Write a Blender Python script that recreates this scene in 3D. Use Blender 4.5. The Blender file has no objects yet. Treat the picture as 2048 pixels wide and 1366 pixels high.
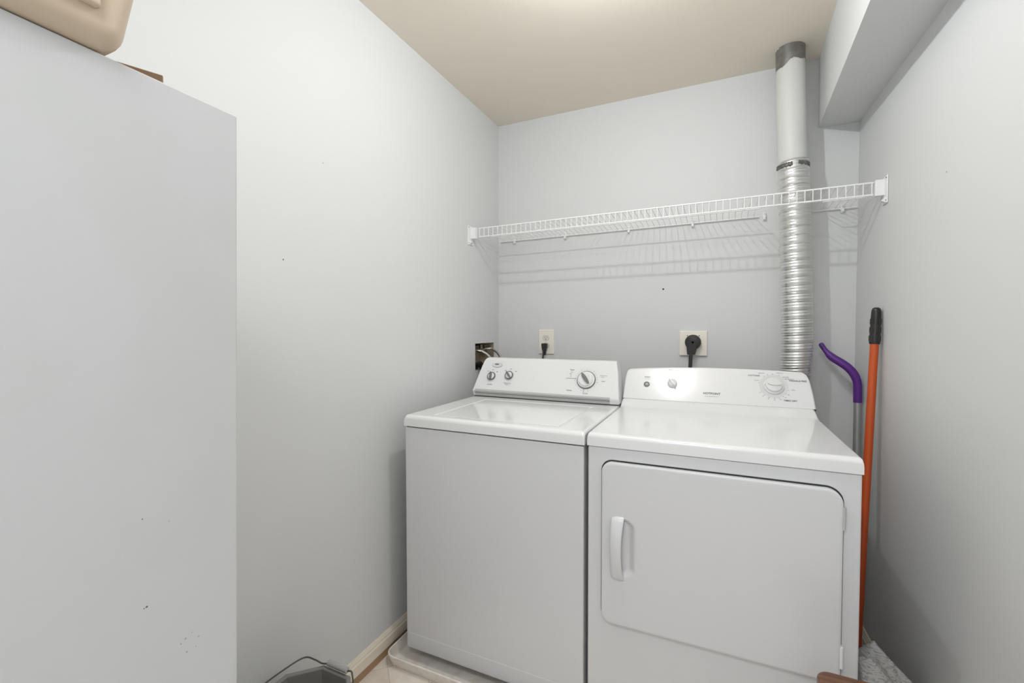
import bpy, bmesh, math, random
from mathutils import Vector, Matrix, noise
random.seed(7)
PI = math.pi
R = math.radians
scene = bpy.context.scene
col = scene.collection

# ------------------------------------------------------------------ camera
cam_d = bpy.data.cameras.new('camera')
cam_d.sensor_width = 36.0
cam_d.lens = 901.83 / 2048 * 36.0
cam_d.clip_start = 0.02
cam = bpy.data.objects.new('camera', cam_d)
col.objects.link(cam)
cam.matrix_world = (Matrix.Translation((0, 0, 1.25)) @ Matrix.Rotation(R(24.8326), 4, 'Z')
                    @ Matrix.Rotation(R(90 - 1.6579), 4, 'X') @ Matrix.Rotation(R(-0.0837), 4, 'Z'))
scene.camera = cam

# ------------------------------------------------------------------ view + light
scene.view_settings.view_transform = 'Standard'
scene.view_settings.look = 'None'
scene.view_settings.gamma = 1
scene.view_settings.use_curve_mapping = False
scene.view_settings.exposure = 0.10
WORLD = 0.95
BULB_W = 15.0
FILL_W = 14.5
world = bpy.data.worlds.new('world')
scene.world = world
world.use_nodes = True
world.node_tree.nodes['Background'].inputs[0].default_value = (0.91, 0.95, 1.0, 1)
world.node_tree.nodes['Background'].inputs[1].default_value = WORLD

# room measures (metres; the camera stands over the origin)
XL, YB, ZC = -1.156, 2.318, 2.393
YF = -0.9
def XR(y): return 0.512 + (YB - y) * 0.0235
def XS(y): return 0.369 - (YB - y) * 0.030
ZS = 2.102
LAMP = (-0.27, 1.16, 2.28)

ld = bpy.data.lights.new('ceiling_bulb', 'POINT')
ld.energy = BULB_W
ld.shadow_soft_size = 0.015
ld.color = (0.93, 0.96, 1.0)
lo = bpy.data.objects.new('ceiling_bulb', ld)
lo.location = LAMP
col.objects.link(lo)

# wide fill light added overhead behind the camera, not a lamp of the room
ld = bpy.data.lights.new('fill_light', 'AREA')
ld.shape = 'DISK'; ld.size = 0.5
ld.energy = FILL_W
ld.color = (0.93, 0.96, 1.0)
lo = bpy.data.objects.new('fill_light', ld)
lo.location = (-0.15, -0.40, ZC - 0.05)
col.objects.link(lo)

# ------------------------------------------------------------------ materials
def srgb(r, g, b):
    f = lambda c: (c / 255 / 12.92) if c / 255 <= 0.04045 else ((c / 255 + 0.055) / 1.055) ** 2.4
    return (f(r), f(g), f(b), 1)

def mat(name, rgb, rough=0.5, metal=0.0, spec=0.5, coat=0.0, bump=None, mottle=None, spots=None):
    """bump = (scale, strength, detail); mottle = (scale, rgb2, amount); spots = list of (xyz, radius, rgb)"""
    m = bpy.data.materials.new(name)
    m.use_nodes = True
    nt = m.node_tree
    b = nt.nodes['Principled BSDF']
    b.inputs['Base Color'].default_value = srgb(*rgb)
    b.inputs['Roughness'].default_value = rough
    b.inputs['Metallic'].default_value = metal
    b.inputs['Specular IOR Level'].default_value = spec
    b.inputs['Coat Weight'].default_value = coat
    b.inputs['Coat Roughness'].default_value = 0.08
    geo = nt.nodes.new('ShaderNodeNewGeometry')
    sock = None
    if mottle:
        n = nt.nodes.new('ShaderNodeTexNoise')
        n.inputs['Scale'].default_value = mottle[0]
        n.inputs['Detail'].default_value = 4
        nt.links.new(geo.outputs['Position'], n.inputs['Vector'])
        mr = nt.nodes.new('ShaderNodeMapRange')
        mr.inputs[1].default_value = 0.42; mr.inputs[2].default_value = 0.62
        mr.inputs[3].default_value = 0; mr.inputs[4].default_value = mottle[2]
        nt.links.new(n.outputs['Fac'], mr.inputs[0])
        mx = nt.nodes.new('ShaderNodeMix'); mx.data_type = 'RGBA'
        mx.inputs[6].default_value = srgb(*rgb); mx.inputs[7].default_value = srgb(*mottle[1])
        nt.links.new(mr.outputs[0], mx.inputs[0])
        sock = mx.outputs[2]
    for (p, r, c) in (spots or []):
        d = nt.nodes.new('ShaderNodeVectorMath'); d.operation = 'DISTANCE'
        d.inputs[1].default_value = p
        nt.links.new(geo.outputs['Position'], d.inputs[0])
        lt = nt.nodes.new('ShaderNodeMath'); lt.operation = 'LESS_THAN'
        lt.inputs[1].default_value = r
        nt.links.new(d.outputs['Value'], lt.inputs[0])
        mx = nt.nodes.new('ShaderNodeMix'); mx.data_type = 'RGBA'
        if sock: nt.links.new(sock, mx.inputs[6])
        else: mx.inputs[6].default_value = srgb(*rgb)
        mx.inputs[7].default_value = srgb(*c)
        nt.links.new(lt.outputs[0], mx.inputs[0])
        sock = mx.outputs[2]
    if sock: nt.links.new(sock, b.inputs['Base Color'])
    if bump:
        n = nt.nodes.new('ShaderNodeTexNoise')
        n.inputs['Scale'].default_value = bump[0]
        n.inputs['Detail'].default_value = bump[2]
        nt.links.new(geo.outputs['Position'], n.inputs['Vector'])
        bp = nt.nodes.new('ShaderNodeBump')
        bp.inputs['Strength'].default_value = bump[1]
        bp.inputs['Distance'].default_value = 0.002
        nt.links.new(n.outputs['Fac'], bp.inputs['Height'])
        nt.links.new(bp.outputs['Normal'], b.inputs['Normal'])
    return m

M = {}
M['wall'] = mat('wall_paint', (220, 221, 220), 0.55, spec=0.3, bump=(60, 0.12, 3),
                spots=[((XL, 0.916, 1.451), 0.0022, (90, 88, 84)), ((XL, 1.066, 1.778), 0.0016, (110, 108, 104)),
                       ((-0.257, YB, 1.441), 0.0045, (60, 58, 56)), ((0.53, 1.554, 1.656), 0.0022, (120, 118, 114)),
                       ((XL, 2.045, 1.005), 0.012, (226, 226, 222))])
M['ceiling'] = mat('ceiling_paint', (237, 228, 213), 0.7, spec=0.2, bump=(80, 0.1, 3))
M['base'] = mat('baseboard_paint', (240, 230, 213), 0.4)
M['low_strip'] = mat('tan_brown_strip', (176, 146, 116), 0.7)  # plain tan-brown band between the baseboard and the floor
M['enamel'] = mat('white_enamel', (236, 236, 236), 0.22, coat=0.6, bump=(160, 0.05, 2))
M['enamel_shaded'] = mat('white_enamel_shaded', (220, 220, 221), 0.32, coat=0.15, bump=(400, 0.08, 2))  # same enamel as the tops, toned down to imitate shade on the fronts
M['plastic'] = mat('white_console_plastic', (232, 232, 232), 0.16, spec=0.5)
M['knob'] = mat('white_knob_plastic', (226, 226, 226), 0.38)
M['strip'] = mat('silver_grey_strip', (190, 190, 188), 0.35)
M['dark'] = mat('dark_gap', (52, 52, 54), 0.6)
M['grip'] = mat('grey_knob_plastic', (118, 118, 118), 0.35)
M['chrome'] = mat('chrome', (225, 225, 225), 0.12, metal=1)
M['print'] = mat('grey_print', (66, 66, 68), 0.6)
M['print_lt'] = mat('light_grey_print', (122, 122, 124), 0.6)
M['ring_lt'] = mat('pale_grey_ring', (216, 216, 215), 0.4)
M['wire'] = mat('white_vinyl_wire', (242, 242, 241), 0.35)
M['bracket'] = mat('white_bracket_plastic', (240, 240, 240), 0.45)
M['duct_paint'] = mat('painted_pipe', (212, 213, 209), 0.5, bump=(50, 0.2, 3))
M['galv'] = mat('galvanized_steel', (140, 140, 137), 0.42, metal=0.9, mottle=(40, (164, 164, 160), 0.6))
M['alu'] = mat('aluminium_foil_duct', (226, 226, 224), 0.34, metal=1, bump=(90, 0.25, 3))
M['tape'] = mat('foil_tape', (104, 103, 98), 0.5, metal=0.6, mottle=(45, (150, 150, 146), 0.6))
M['ivory'] = mat('ivory_plate', (246, 239, 226), 0.35)
M['ivory2'] = mat('ivory_receptacle', (230, 224, 212), 0.35)
M['black'] = mat('black_rubber', (40, 38, 35), 0.45)
M['boxin'] = mat('beige_box_plastic', (178, 163, 142), 0.55, mottle=(30, (146, 130, 110), 0.7))
M['rimw'] = mat('cut_drywall_edge', (225, 224, 218), 0.8)
M['brass'] = mat('tarnished_valve', (120, 110, 98), 0.35, metal=0.9)
M['braid'] = mat('braided_steel_hose', (190, 186, 180), 0.3, metal=0.9, bump=(500, 0.6, 1))
M['purple'] = mat('purple_plastic', (92, 40, 134), 0.38)
M['silver'] = mat('satin_aluminium_tube', (190, 190, 190), 0.38, metal=0.75)
M['orange'] = mat('orange_painted_pole', (200, 84, 30), 0.4)
M['blackgrip'] = mat('black_grip_plastic', (38, 36, 34), 0.35)
M['fridge'] = mat('white_fridge_enamel', (202, 202, 202), 0.4, bump=(260, 0.03, 2), mottle=(7, (198, 199, 196), 0.5),
                  spots=[((-0.55, 0.264, 0.955), 0.0011, (96, 94, 90)), ((-0.55, 0.2615, 0.9545), 0.0007, (110, 108, 104)), ((-0.55, 0.262, 1.05), 0.0008, (130, 128, 124)),
                         ((-0.55, 0.287, 1.038), 0.0006, (150, 148, 144)), ((-0.55, 0.301, 0.897), 0.0012, (166, 164, 158)),
                         ((-0.55, 0.315, 0.891), 0.0009, (164, 162, 156)), ((-0.55, 0.312, 0.881), 0.0006, (140, 138, 132)), ((-0.55, 0.302, 0.881), 0.0009, (150, 148, 142)),
                         ((-0.55, 0.296, 0.894), 0.0007, (140, 138, 132)), ((-0.55, 0.308, 0.900), 0.0006, (150, 148, 142))])
M['tan'] = mat('tan_plastic', (206, 187, 164), 0.4)
M['cream'] = mat('cream_plastic', (226, 216, 196), 0.35)
M['card'] = mat('brown_cardboard', (158, 130, 106), 0.75)
M['bucket'] = mat('grey_bucket_plastic', (140, 137, 134), 0.42)
M['bucketgrip'] = mat('light_grey_grip', (176, 176, 174), 0.45)
M['wirebail'] = mat('dark_wire', (92, 90, 86), 0.4, metal=0.5)
M['lampbase'] = mat('porcelain', (235, 235, 230), 0.25)

def pan_mat():
    m = mat('dirty_white_pan', (243, 238, 231), 0.45, mottle=(26, (224, 210, 196), 0.5))
    nt = m.node_tree; b = nt.nodes['Principled BSDF']
    src = b.inputs['Base Color'].links[0].from_socket
    geo = nt.nodes['Geometry'] if 'Geometry' in nt.nodes else nt.nodes.new('ShaderNodeNewGeometry')
    v = nt.nodes.new('ShaderNodeTexVoronoi'); v.inputs['Scale'].default_value = 42
    nt.links.new(geo.outputs['Position'], v.inputs['Vector'])
    lt = nt.nodes.new('ShaderNodeMath'); lt.operation = 'LESS_THAN'; lt.inputs[1].default_value = 0.085
    nt.links.new(v.outputs['Distance'], lt.inputs[0])
    n = nt.nodes.new('ShaderNodeTexNoise'); n.inputs['Scale'].default_value = 9
    nt.links.new(geo.outputs['Position'], n.inputs['Vector'])
    gt = nt.nodes.new('ShaderNodeMath'); gt.operation = 'GREATER_THAN'; gt.inputs[1].default_value = 0.5
    nt.links.new(n.outputs['Fac'], gt.inputs[0])
    mu = nt.nodes.new('ShaderNodeMath'); mu.operation = 'MULTIPLY'
    nt.links.new(lt.outputs[0], mu.inputs[0]); nt.links.new(gt.outputs[0], mu.inputs[1])
    mx = nt.nodes.new('ShaderNodeMix'); mx.data_type = 'RGBA'
    nt.links.new(mu.outputs[0], mx.inputs[0]); nt.links.new(src, mx.inputs[6])
    mx.inputs[7].default_value = srgb(110, 102, 94)
    nt.links.new(mx.outputs[2], b.inputs['Base Color'])
    return m
M['pan'] = pan_mat()

def floor_mat():
    m = mat('marbled_vinyl_tile', (244, 236, 226), 0.4, mottle=(14, (230, 217, 202), 0.8))
    nt = m.node_tree; b = nt.nodes['Principled BSDF']
    src = b.inputs['Base Color'].links[0].from_socket
    geo = nt.nodes.new('ShaderNodeNewGeometry')
    mp = nt.nodes.new('ShaderNodeMapping'); mp.inputs['Rotation'].default_value = (0, 0, R(45))
    nt.links.new(geo.outputs['Position'], mp.inputs['Vector'])
    br = nt.nodes.new('ShaderNodeTexBrick')
    br.offset = 0.0
    br.inputs['Scale'].default_value = 1
    br.inputs['Mortar Size'].default_value = 0.0012
    br.inputs['Brick Width'].default_value = 0.13
    br.inputs['Row Height'].default_value = 0.13
    br.inputs['Color1'].default_value = (1, 1, 1, 1); br.inputs['Color2'].default_value = (0.86, 0.82, 0.78, 1)
    br.inputs['Mortar'].default_value = (0.72, 0.66, 0.6, 1)
    br.inputs['Bias'].default_value = -0.3
    nt.links.new(mp.outputs[0], br.inputs['Vector'])
    mx = nt.nodes.new('ShaderNodeMix'); mx.data_type = 'RGBA'; mx.blend_type = 'MULTIPLY'
    mx.inputs[0].default_value = 1
    nt.links.new(src, mx.inputs[6]); nt.links.new(br.outputs['Color'], mx.inputs[7])
    nt.links.new(mx.outputs[2], b.inputs['Base Color'])
    return m
M['floor'] = floor_mat()

def wood_mat():
    m = mat('brown_varnished_wood', (128, 88, 56), 0.3, coat=0.3)
    nt = m.node_tree; b = nt.nodes['Principled BSDF']
    geo = nt.nodes.new('ShaderNodeNewGeometry')
    mp = nt.nodes.new('ShaderNodeMapping'); mp.inputs['Scale'].default_value = (3, 40, 40)
    nt.links.new(geo.outputs['Position'], mp.inputs['Vector'])
    n = nt.nodes.new('ShaderNodeTexNoise'); n.inputs['Scale'].default_value = 1.6; n.inputs['Detail'].default_value = 3
    nt.links.new(mp.outputs[0], n.inputs['Vector'])
    cr = nt.nodes.new('ShaderNodeValToRGB')
    cr.color_ramp.elements[0].position = 0.35; cr.color_ramp.elements[0].color = srgb(84, 54, 34)
    cr.color_ramp.elements[1].position = 0.65; cr.color_ramp.elements[1].color = srgb(128, 84, 50)
    nt.links.new(n.outputs['Fac'], cr.inputs[0]); nt.links.new(cr.outputs[0], b.inputs['Base Color'])
    return m
M['wood'] = wood_mat()

def cloth_mat():
    m = mat('grey_flecked_terry_cloth', (196, 194, 190), 0.9, spec=0.1)
    nt = m.node_tree; b = nt.nodes['Principled BSDF']
    geo = nt.nodes.new('ShaderNodeNewGeometry')
    mp = nt.nodes.new('ShaderNodeMapping'); mp.inputs['Scale'].default_value = (60, 60, 190)
    mp.inputs['Rotation'].default_value = (R(20), R(48), 0)
    nt.links.new(geo.outputs['Position'], mp.inputs['Vector'])
    n = nt.nodes.new('ShaderNodeTexNoise'); n.inputs['Scale'].default_value = 1.6; n.inputs['Detail'].default_value = 2
    nt.links.new(mp.outputs[0], n.inputs['Vector'])
    cr = nt.nodes.new('ShaderNodeValToRGB')
    cr.color_ramp.elements[0].position = 0.36; cr.color_ramp.elements[0].color = srgb(160, 159, 158)
    cr.color_ramp.elements[1].position = 0.52; cr.color_ramp.elements[1].color = srgb(200, 198, 194)
    nt.links.new(n.outputs['Fac'], cr.inputs[0]); nt.links.new(cr.outputs[0], b.inputs['Base Color'])
    bp = nt.nodes.new('ShaderNodeBump'); bp.inputs['Strength'].default_value = 0.5; bp.inputs['Distance'].default_value = 0.003
    nt.links.new(n.outputs['Fac'], bp.inputs['Height']); nt.links.new(bp.outputs['Normal'], b.inputs['Normal'])
    return m
M['cloth'] = cloth_mat()

# ------------------------------------------------------------------ mesh helpers
def add_box(bm, a, b, bevel=0.0, seg=2):
    a, b = Vector(a), Vector(b)
    r = bmesh.ops.create_cube(bm, size=1)
    vs = r['verts']
    c = (a + b) / 2; s = b - a
    for v in vs:
        v.co = Vector((v.co.x * s.x + c.x, v.co.y * s.y + c.y, v.co.z * s.z + c.z))
    if bevel > 0:
        es = list({e for v in vs for e in v.link_edges})
        bmesh.ops.bevel(bm, geom=es, offset=bevel, segments=seg, affect='EDGES', profile=0.5)
    return bm

def box(a, b, bevel=0.0, seg=2):
    return add_box(bmesh.new(), a, b, bevel, seg)

def add_cyl(bm, p0, p1, r0, r1=None, n=24, caps=True):
    p0, p1 = Vector(p0), Vector(p1)
    if r1 is None: r1 = r0
    return add_tube(bm, [p0, p1], [r0, r1], n, caps)

def frames(pts):
    tans = []
    for i in range(len(pts)):
        a = pts[max(i - 1, 0)]; b = pts[min(i + 1, len(pts) - 1)]
        tans.append((b - a).normalized())
    t = tans[0]
    ref = Vector((0, 0, 1)) if abs(t.z) < 0.9 else Vector((1, 0, 0))
    n = t.cross(ref).normalized()
    out = []
    for t in tans:
        n = (n - t * n.dot(t)).normalized()
        out.append((t, n, t.cross(n)))
    return out

def add_tube(bm, pts, rad, n=16, caps=True, flat=None):
    pts = [Vector(p) for p in pts]
    if not hasattr(rad, '__len__'): rad = [rad] * len(pts)
    fr = frames(pts)
    rings = []
    for i, p in enumerate(pts):
        t, u, v = fr[i]
        k = flat[i] if flat else 1.0
        rings.append([bm.verts.new(p + (u * math.cos(2 * PI * j / n) + v * math.sin(2 * PI * j / n) * k) * rad[i]) for j in range(n)])
    for a, b in zip(rings, rings[1:]):
        for j in range(n):
            bm.faces.new((a[j], a[(j + 1) % n], b[(j + 1) % n], b[j]))
    if caps:
        bm.faces.new(list(reversed(rings[0]))); bm.faces.new(rings[-1])
    return bm

def smooth_path(pts, k=8):
    """Catmull-Rom through the points"""
    P = [Vector(p) for p in pts]
    P = [P[0] * 2 - P[1]] + P + [P[-1] * 2 - P[-2]]
    out = []
    for i in range(1, len(P) - 2):
        for j in range(k):
            t = j / k
            a, b, c, d = P[i - 1], P[i], P[i + 1], P[i + 2]
            out.append(0.5 * ((2 * b) + (c - a) * t + (2 * a - 5 * b + 4 * c - d) * t * t + (3 * b - a - 3 * c + d) * t ** 3))
    out.append(P[-2].copy())
    return out

def add_prism(bm, poly, a, b):
    """poly: list of points (any plane); extruded from offset a to offset b (vectors)"""
    a, b = Vector(a), Vector(b)
    lo_ = [bm.verts.new(Vector(p) + a) for p in poly]
    hi = [bm.verts.new(Vector(p) + b) for p in poly]
    bm.faces.new(list(reversed(lo_))); bm.faces.new(hi)
    n = len(poly)
    for i in range(n):
        bm.faces.new((lo_[i], lo_[(i + 1) % n], hi[(i + 1) % n], hi[i]))
    return bm

def bev(bm, w, seg=2, ang=25):
    bmesh.ops.remove_doubles(bm, verts=bm.verts, dist=1e-6)
    bm.normal_update()
    es = [e for e in bm.edges if len(e.link_faces) == 2 and e.calc_face_angle(0) > R(ang)]
    if es:
        bmesh.ops.bevel(bm, geom=es, offset=w, segments=seg, affect='EDGES', profile=0.5, clamp_overlap=True)
    return bm

def disc_poly(cx, cy, rx, ry=None, n=40, a0=0, a1=2 * PI):
    ry = ry or rx
    return [(cx + rx * math.cos(a0 + (a1 - a0) * i / n), cy + ry * math.sin(a0 + (a1 - a0) * i / n)) for i in range(n)]

def ring_mesh(bm, F, r0, r1, h0, h1, c=(0, 0), n=48):
    """flat-topped ring between radii r0<r1 with its base at h0 and top at h1, in plane frame F"""
    rr = [(r1, h0), (r1, h1 * 0.7 + h0 * 0.3), (r1 - (r1 - r0) * 0.3, h1), (r0 + (r1 - r0) * 0.2, h1), (r0, h0)]
    prev = None
    for (r, h) in rr:
        cur = [bm.verts.new(F(c[0] + r * math.cos(2 * PI * i / n), c[1] + r * math.sin(2 * PI * i / n), h)) for i in range(n)]
        if prev:
            for i in range(n): bm.faces.new((prev[i], prev[(i + 1) % n], cur[(i + 1) % n], cur[i]))
        prev = cur
    return bm

def dome(bm, F, prof, c=(0, 0), n=40):
    """lathe about the plane normal: prof = [(radius, height)...], closed at radius 0 by a cap"""
    prev = None
    for (r, h) in prof:
        cur = [bm.verts.new(F(c[0] + r * math.cos(2 * PI * i / n), c[1] + r * math.sin(2 * PI * i / n), h)) for i in range(n)]
        if prev:
            for i in range(n): bm.faces.new((prev[i], prev[(i + 1) % n], cur[(i + 1) % n], cur[i]))
        prev = cur
    bm.faces.new(prev)
    return bm

def plane_poly(bm, F, poly, h0, h1):
    lo_ = [bm.verts.new(F(x, y, h0)) for x, y in poly]
    hi = [bm.verts.new(F(x, y, h1)) for x, y in poly]
    n = len(poly)
    bm.faces.new(hi); bm.faces.new(list(reversed(lo_)))
    for i in range(n): bm.faces.new((lo_[i], lo_[(i + 1) % n], hi[(i + 1) % n], hi[i]))
    return bm

def obj(name, bm, m, parent=None, smooth=None, local=False):
    bmesh.ops.remove_doubles(bm, verts=bm.verts, dist=1e-7)
    bmesh.ops.recalc_face_normals(bm, faces=bm.faces)
    if parent is not None and not local:
        inv = root_matrix(parent).inverted()
        bm.transform(inv)
    me = bpy.data.meshes.new(name)
    bm.to_mesh(me); bm.free()
    if smooth is not None:
        for p in me.polygons: p.use_smooth = True
        try: me.set_sharp_from_angle(angle=R(smooth))
        except Exception: pass
    me.materials.append(m)
    o = bpy.data.objects.new(name, me)
    col.objects.link(o)
    if smooth is not None:
        wn = o.modifiers.new('weighted', 'WEIGHTED_NORMAL'); wn.keep_sharp = True; wn.weight = 80
    if parent is not None: o.parent = parent
    return o

def root_matrix(o):
    m = Matrix.Translation(o.location) @ o.rotation_euler.to_matrix().to_4x4()
    if o.parent: m = root_matrix(o.parent) @ m
    return m

def thing(name, label, cat, loc=(0, 0, 0), rotz=0, group=None):
    o = bpy.data.objects.new(name, None)
    o.empty_display_size = 0.05
    col.objects.link(o)
    o.location = loc; o.rotation_euler = (0, 0, rotz)
    o['label'] = label; o['category'] = cat
    if group: o['group'] = group
    return o

def tag(o, label, cat, group=None):
    o['label'] = label; o['category'] = cat
    if group: o['group'] = group
    return o

def struct(name, bm, m, smooth=None):
    o = obj(name, bm, m, smooth=smooth)
    o['kind'] = 'structure'
    return o

def face_frame(o, up):
    """plane frame: (x, s, h) -> o + x*X + s*up + h*normal (normal points to the viewer, -Y side)"""
    o = Vector(o); up = Vector(up).normalized(); X = Vector((1, 0, 0)); N = X.cross(up).normalized()
    return lambda x, s, h=0.0: o + X * x + up * s + N * h

def add_text(bm, F, txt, size, x, s, align='CENTER', h=0.0009, width=1.0):
    cu = bpy.data.curves.new('t', 'FONT')
    cu.body = txt; cu.size = size; cu.align_x = align; cu.align_y = 'CENTER'
    cu.extrude = 0.0; cu.offset = size * 0.012; cu.resolution_u = 3
    ob = bpy.data.objects.new('t', cu)
    col.objects.link(ob)
    bpy.context.view_layer.update()
    dg = bpy.context.evaluated_depsgraph_get()
    me = bpy.data.meshes.new_from_object(ob.evaluated_get(dg))
    vs = [bm.verts.new(F(x + v.co.x * width, s + v.co.y, h)) for v in me.vertices]
    for p in me.polygons:
        try: bm.faces.new([vs[i] for i in p.vertices])
        except ValueError: pass
    bpy.data.objects.remove(ob); bpy.data.curves.remove(cu); bpy.data.meshes.remove(me)

def poly_face(bm, pts):
    bm.faces.new([bm.verts.new(Vector(p)) for p in pts])

# ================================================================== THE ROOM
T = 0.10
# floor, ceiling
struct('floor', box((XL - T, YF, -0.08), (0.70, YB + T, 0.0)), M['floor'])
struct('ceiling', box((XL - T, YF, ZC), (0.70, YB + T, ZC + 0.08)), M['ceiling'])
struct('wall_back', box((XL - T, YB, 0), (0.70, YB + T, ZC)), M['wall'])
# left wall with the opening of the washer hookup box
HB = dict(y0=2.037, y1=2.256, z0=1.028, z1=1.175)
bm = bmesh.new()
add_box(bm, (XL - T, YF, 0), (XL, HB['y0'], ZC))
add_box(bm, (XL - T, HB['y1'], 0), (XL, YB, ZC))
add_box(bm, (XL - T, HB['y0'], 0), (XL, HB['y1'], HB['z0']))
add_box(bm, (XL - T, HB['y0'], HB['z1']), (XL, HB['y1'], ZC))
struct('wall_left', bm, M['wall'])
bm = bmesh.new()
add_prism(bm, [(XR(YF), YF, 0), (0.70, YF, 0), (0.70, YB, 0), (XR(YB), YB, 0)], (0, 0, 0), (0, 0, ZC))
struct('wall_right', bm, M['wall'])
bm = bmesh.new()
add_prism(bm, [(XS(YF), YF, ZS), (XR(YF), YF, ZS), (XR(YB), YB, ZS), (XS(YB), YB, ZS)], (0, 0, 0), (0, 0, ZC - ZS))
struct('wall_soffit', bm, M['wall'])

def baseboard(name, p0, p1, inward):
    """profiled board standing at the wall from p0 to p1"""
    prof = [(0, 0.032), (0.013, 0.032), (0.013, 0.068), (0.0095, 0.073), (0.0095, 0.078), (0.006, 0.086), (0.004, 0.09), (0, 0.09)]
    n = Vector(inward)
    poly = [Vector(p0) + n * d + Vector((0, 0, z)) for d, z in prof]
    bm = add_prism(bmesh.new(), poly, (0, 0, 0), Vector(p1) - Vector(p0))
    o = struct(name, bm, M['base'], smooth=20)
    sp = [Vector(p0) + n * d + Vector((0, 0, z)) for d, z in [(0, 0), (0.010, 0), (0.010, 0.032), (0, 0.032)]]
    s = obj('base_strip', add_prism(bmesh.new(), sp, (0, 0, 0), Vector(p1) - Vector(p0)), M['low_strip'], o)
    return o
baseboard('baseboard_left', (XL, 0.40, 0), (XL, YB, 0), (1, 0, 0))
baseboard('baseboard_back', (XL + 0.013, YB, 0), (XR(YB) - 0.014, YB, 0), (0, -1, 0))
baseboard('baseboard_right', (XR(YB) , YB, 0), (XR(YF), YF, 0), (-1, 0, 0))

# ================================================================== CEILING LIGHT (just above the frame)
t = thing('ceiling_light', 'bare bulb in a white porcelain holder on the tan ceiling above the appliances', 'lamp', (LAMP[0], LAMP[1], ZC))
Fd = lambda x, y, h=0: Vector((LAMP[0] + x, LAMP[1] + y, ZC - h))
obj('lamp_base', dome(bmesh.new(), Fd, [(0.055, 0), (0.055, 0.012), (0.045, 0.03), (0.028, 0.045), (0.02, 0.06), (0.018, 0.062)]), M['lampbase'], t, 40)
obj('lamp_socket', dome(bmesh.new(), Fd, [(0.017, 0.06), (0.017, 0.085), (0.012, 0.09)]), M['chrome'], t, 40)

# ================================================================== WASHER
wx0, wx1, wy0 = -1.062, -0.3755, 1.344
t = thing('washing_machine', 'white top-load washer in a floor pan, left of the dryer, grey knobs on its console', 'washing machine', ((wx0 + wx1) / 2, wy0 + 0.33, 0.006))
WM = t
# cabinet: front panel with folded sides, slightly bowed lower groove
bm = bmesh.new()
add_box(bm, (wx0 + 0.001, wy0, 0.052), (wx1 - 0.0035, 1.995, 0.886), 0.006, 3)
obj('cabinet', bm, M['enamel_shaded'], t, 40)
bm = bmesh.new()      # raised toe band with the long crease above it
poly = [(0, wy0 + 0.004, 0.060), (0, wy0 - 0.0015, 0.062), (0, wy0 - 0.0015, 0.109), (0, wy0 - 0.0008, 0.1125), (0, wy0 + 0.004, 0.113)]
add_prism(bm, [(wx0 + 0.012, y, z) for _, y, z in poly], (0, 0, 0), (wx1 - wx0 - 0.024, 0, 0))
obj('toe_band', bm, M['enamel_shaded'], t, 30)
# dark reveal between the cabinet and the top
obj('reveal', box((wx0 + 0.006, wy0 + 0.006, 0.884), (wx1 - 0.006, 1.985, 0.892)), M['dark'], t)
# top: a pan with a rolled front edge and the recess for the lid
def washer_top():
    nx, ny = 70, 60
    x0, x1, y0, y1 = wx0, wx1, wy0 - 0.004, 1.995
    bm = bmesh.new()
    lx0, lx1, ly0, ly1 = -0.957, -0.470, 1.385, 1.785
    def xs(n, a, b, extra):
        s = [a + (b - a) * i / n for i in range(n + 1)] + extra
        return sorted(set(round(v, 5) for v in s))
    ex = [x0 + 0.001, x0 + 0.003, x0 + 0.006, x0 + 0.010, x1 - 0.001, x1 - 0.003, x1 - 0.006, x1 - 0.010]
    ex += [lx0 - 0.004, lx0 - 0.002, lx0, lx0 + 0.002, lx1 - 0.002, lx1, lx1 + 0.002, lx1 + 0.004]
    ey = [y0 + 0.001, y0 + 0.003, y0 + 0.006, y0 + 0.010, y0 + 0.015, ly0 - 0.004, ly0 - 0.002, ly0, ly0 + 0.002, ly1 - 0.002, ly1, ly1 + 0.002, ly1 + 0.004]
    X = xs(nx, x0, x1, ex); Y = xs(ny, y0, y1, ey)
    def edge(d, r):
        return 0 if d >= r else (r - math.sqrt(max(0, r * r - (r - d) ** 2)))
    def z(x, y):
        zz = 0.931
        zz -= edge(min(x - x0, x1 - x), 0.010)
        zz -= edge(y - y0, 0.016)
        # lid field: lies in a shallow dish
        dx = min(x - lx0, lx1 - x); dy = min(y - ly0, ly1 - y)
        d = min(dx, dy)
        if -0.004 <= d <= 0.0: zz -= 0.0022 * (1 + d / 0.004)
        elif d > 0: zz -= 0.0022
        return zz
    g = [[bm.verts.new((x, y, z(x, y))) for y in Y] for x in X]
    for i in range(len(X) - 1):
        for j in range(len(Y) - 1):
            bm.faces.new((g[i][j], g[i + 1][j], g[i + 1][j + 1], g[i][j + 1]))
    # skirt
    loop = [g[i][0] for i in range(len(X))] + [g[-1][j] for j in range(1, len(Y))] + [g[i][-1] for i in range(len(X) - 2, -1, -1)] + [g[0][j] for j in range(len(Y) - 2, 0, -1)]
    low = [bm.verts.new((v.co.x, v.co.y, 0.8905)) for v in loop]
    n = len(loop)
    for i in range(n): bm.faces.new((loop[i], low[i], low[(i + 1) % n], loop[(i + 1) % n]))
    bm.faces.new(low)
    return bm
obj('top_panel', washer_top(), M['enamel'], t, 35)
bm = bmesh.new()
lid = obj('lid', add_box(bm, (-0.952, 1.389, 0.9255), (-0.475, 1.781, 0.9308), 0.0010, 2), M['enamel'], t, 40)
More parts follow.
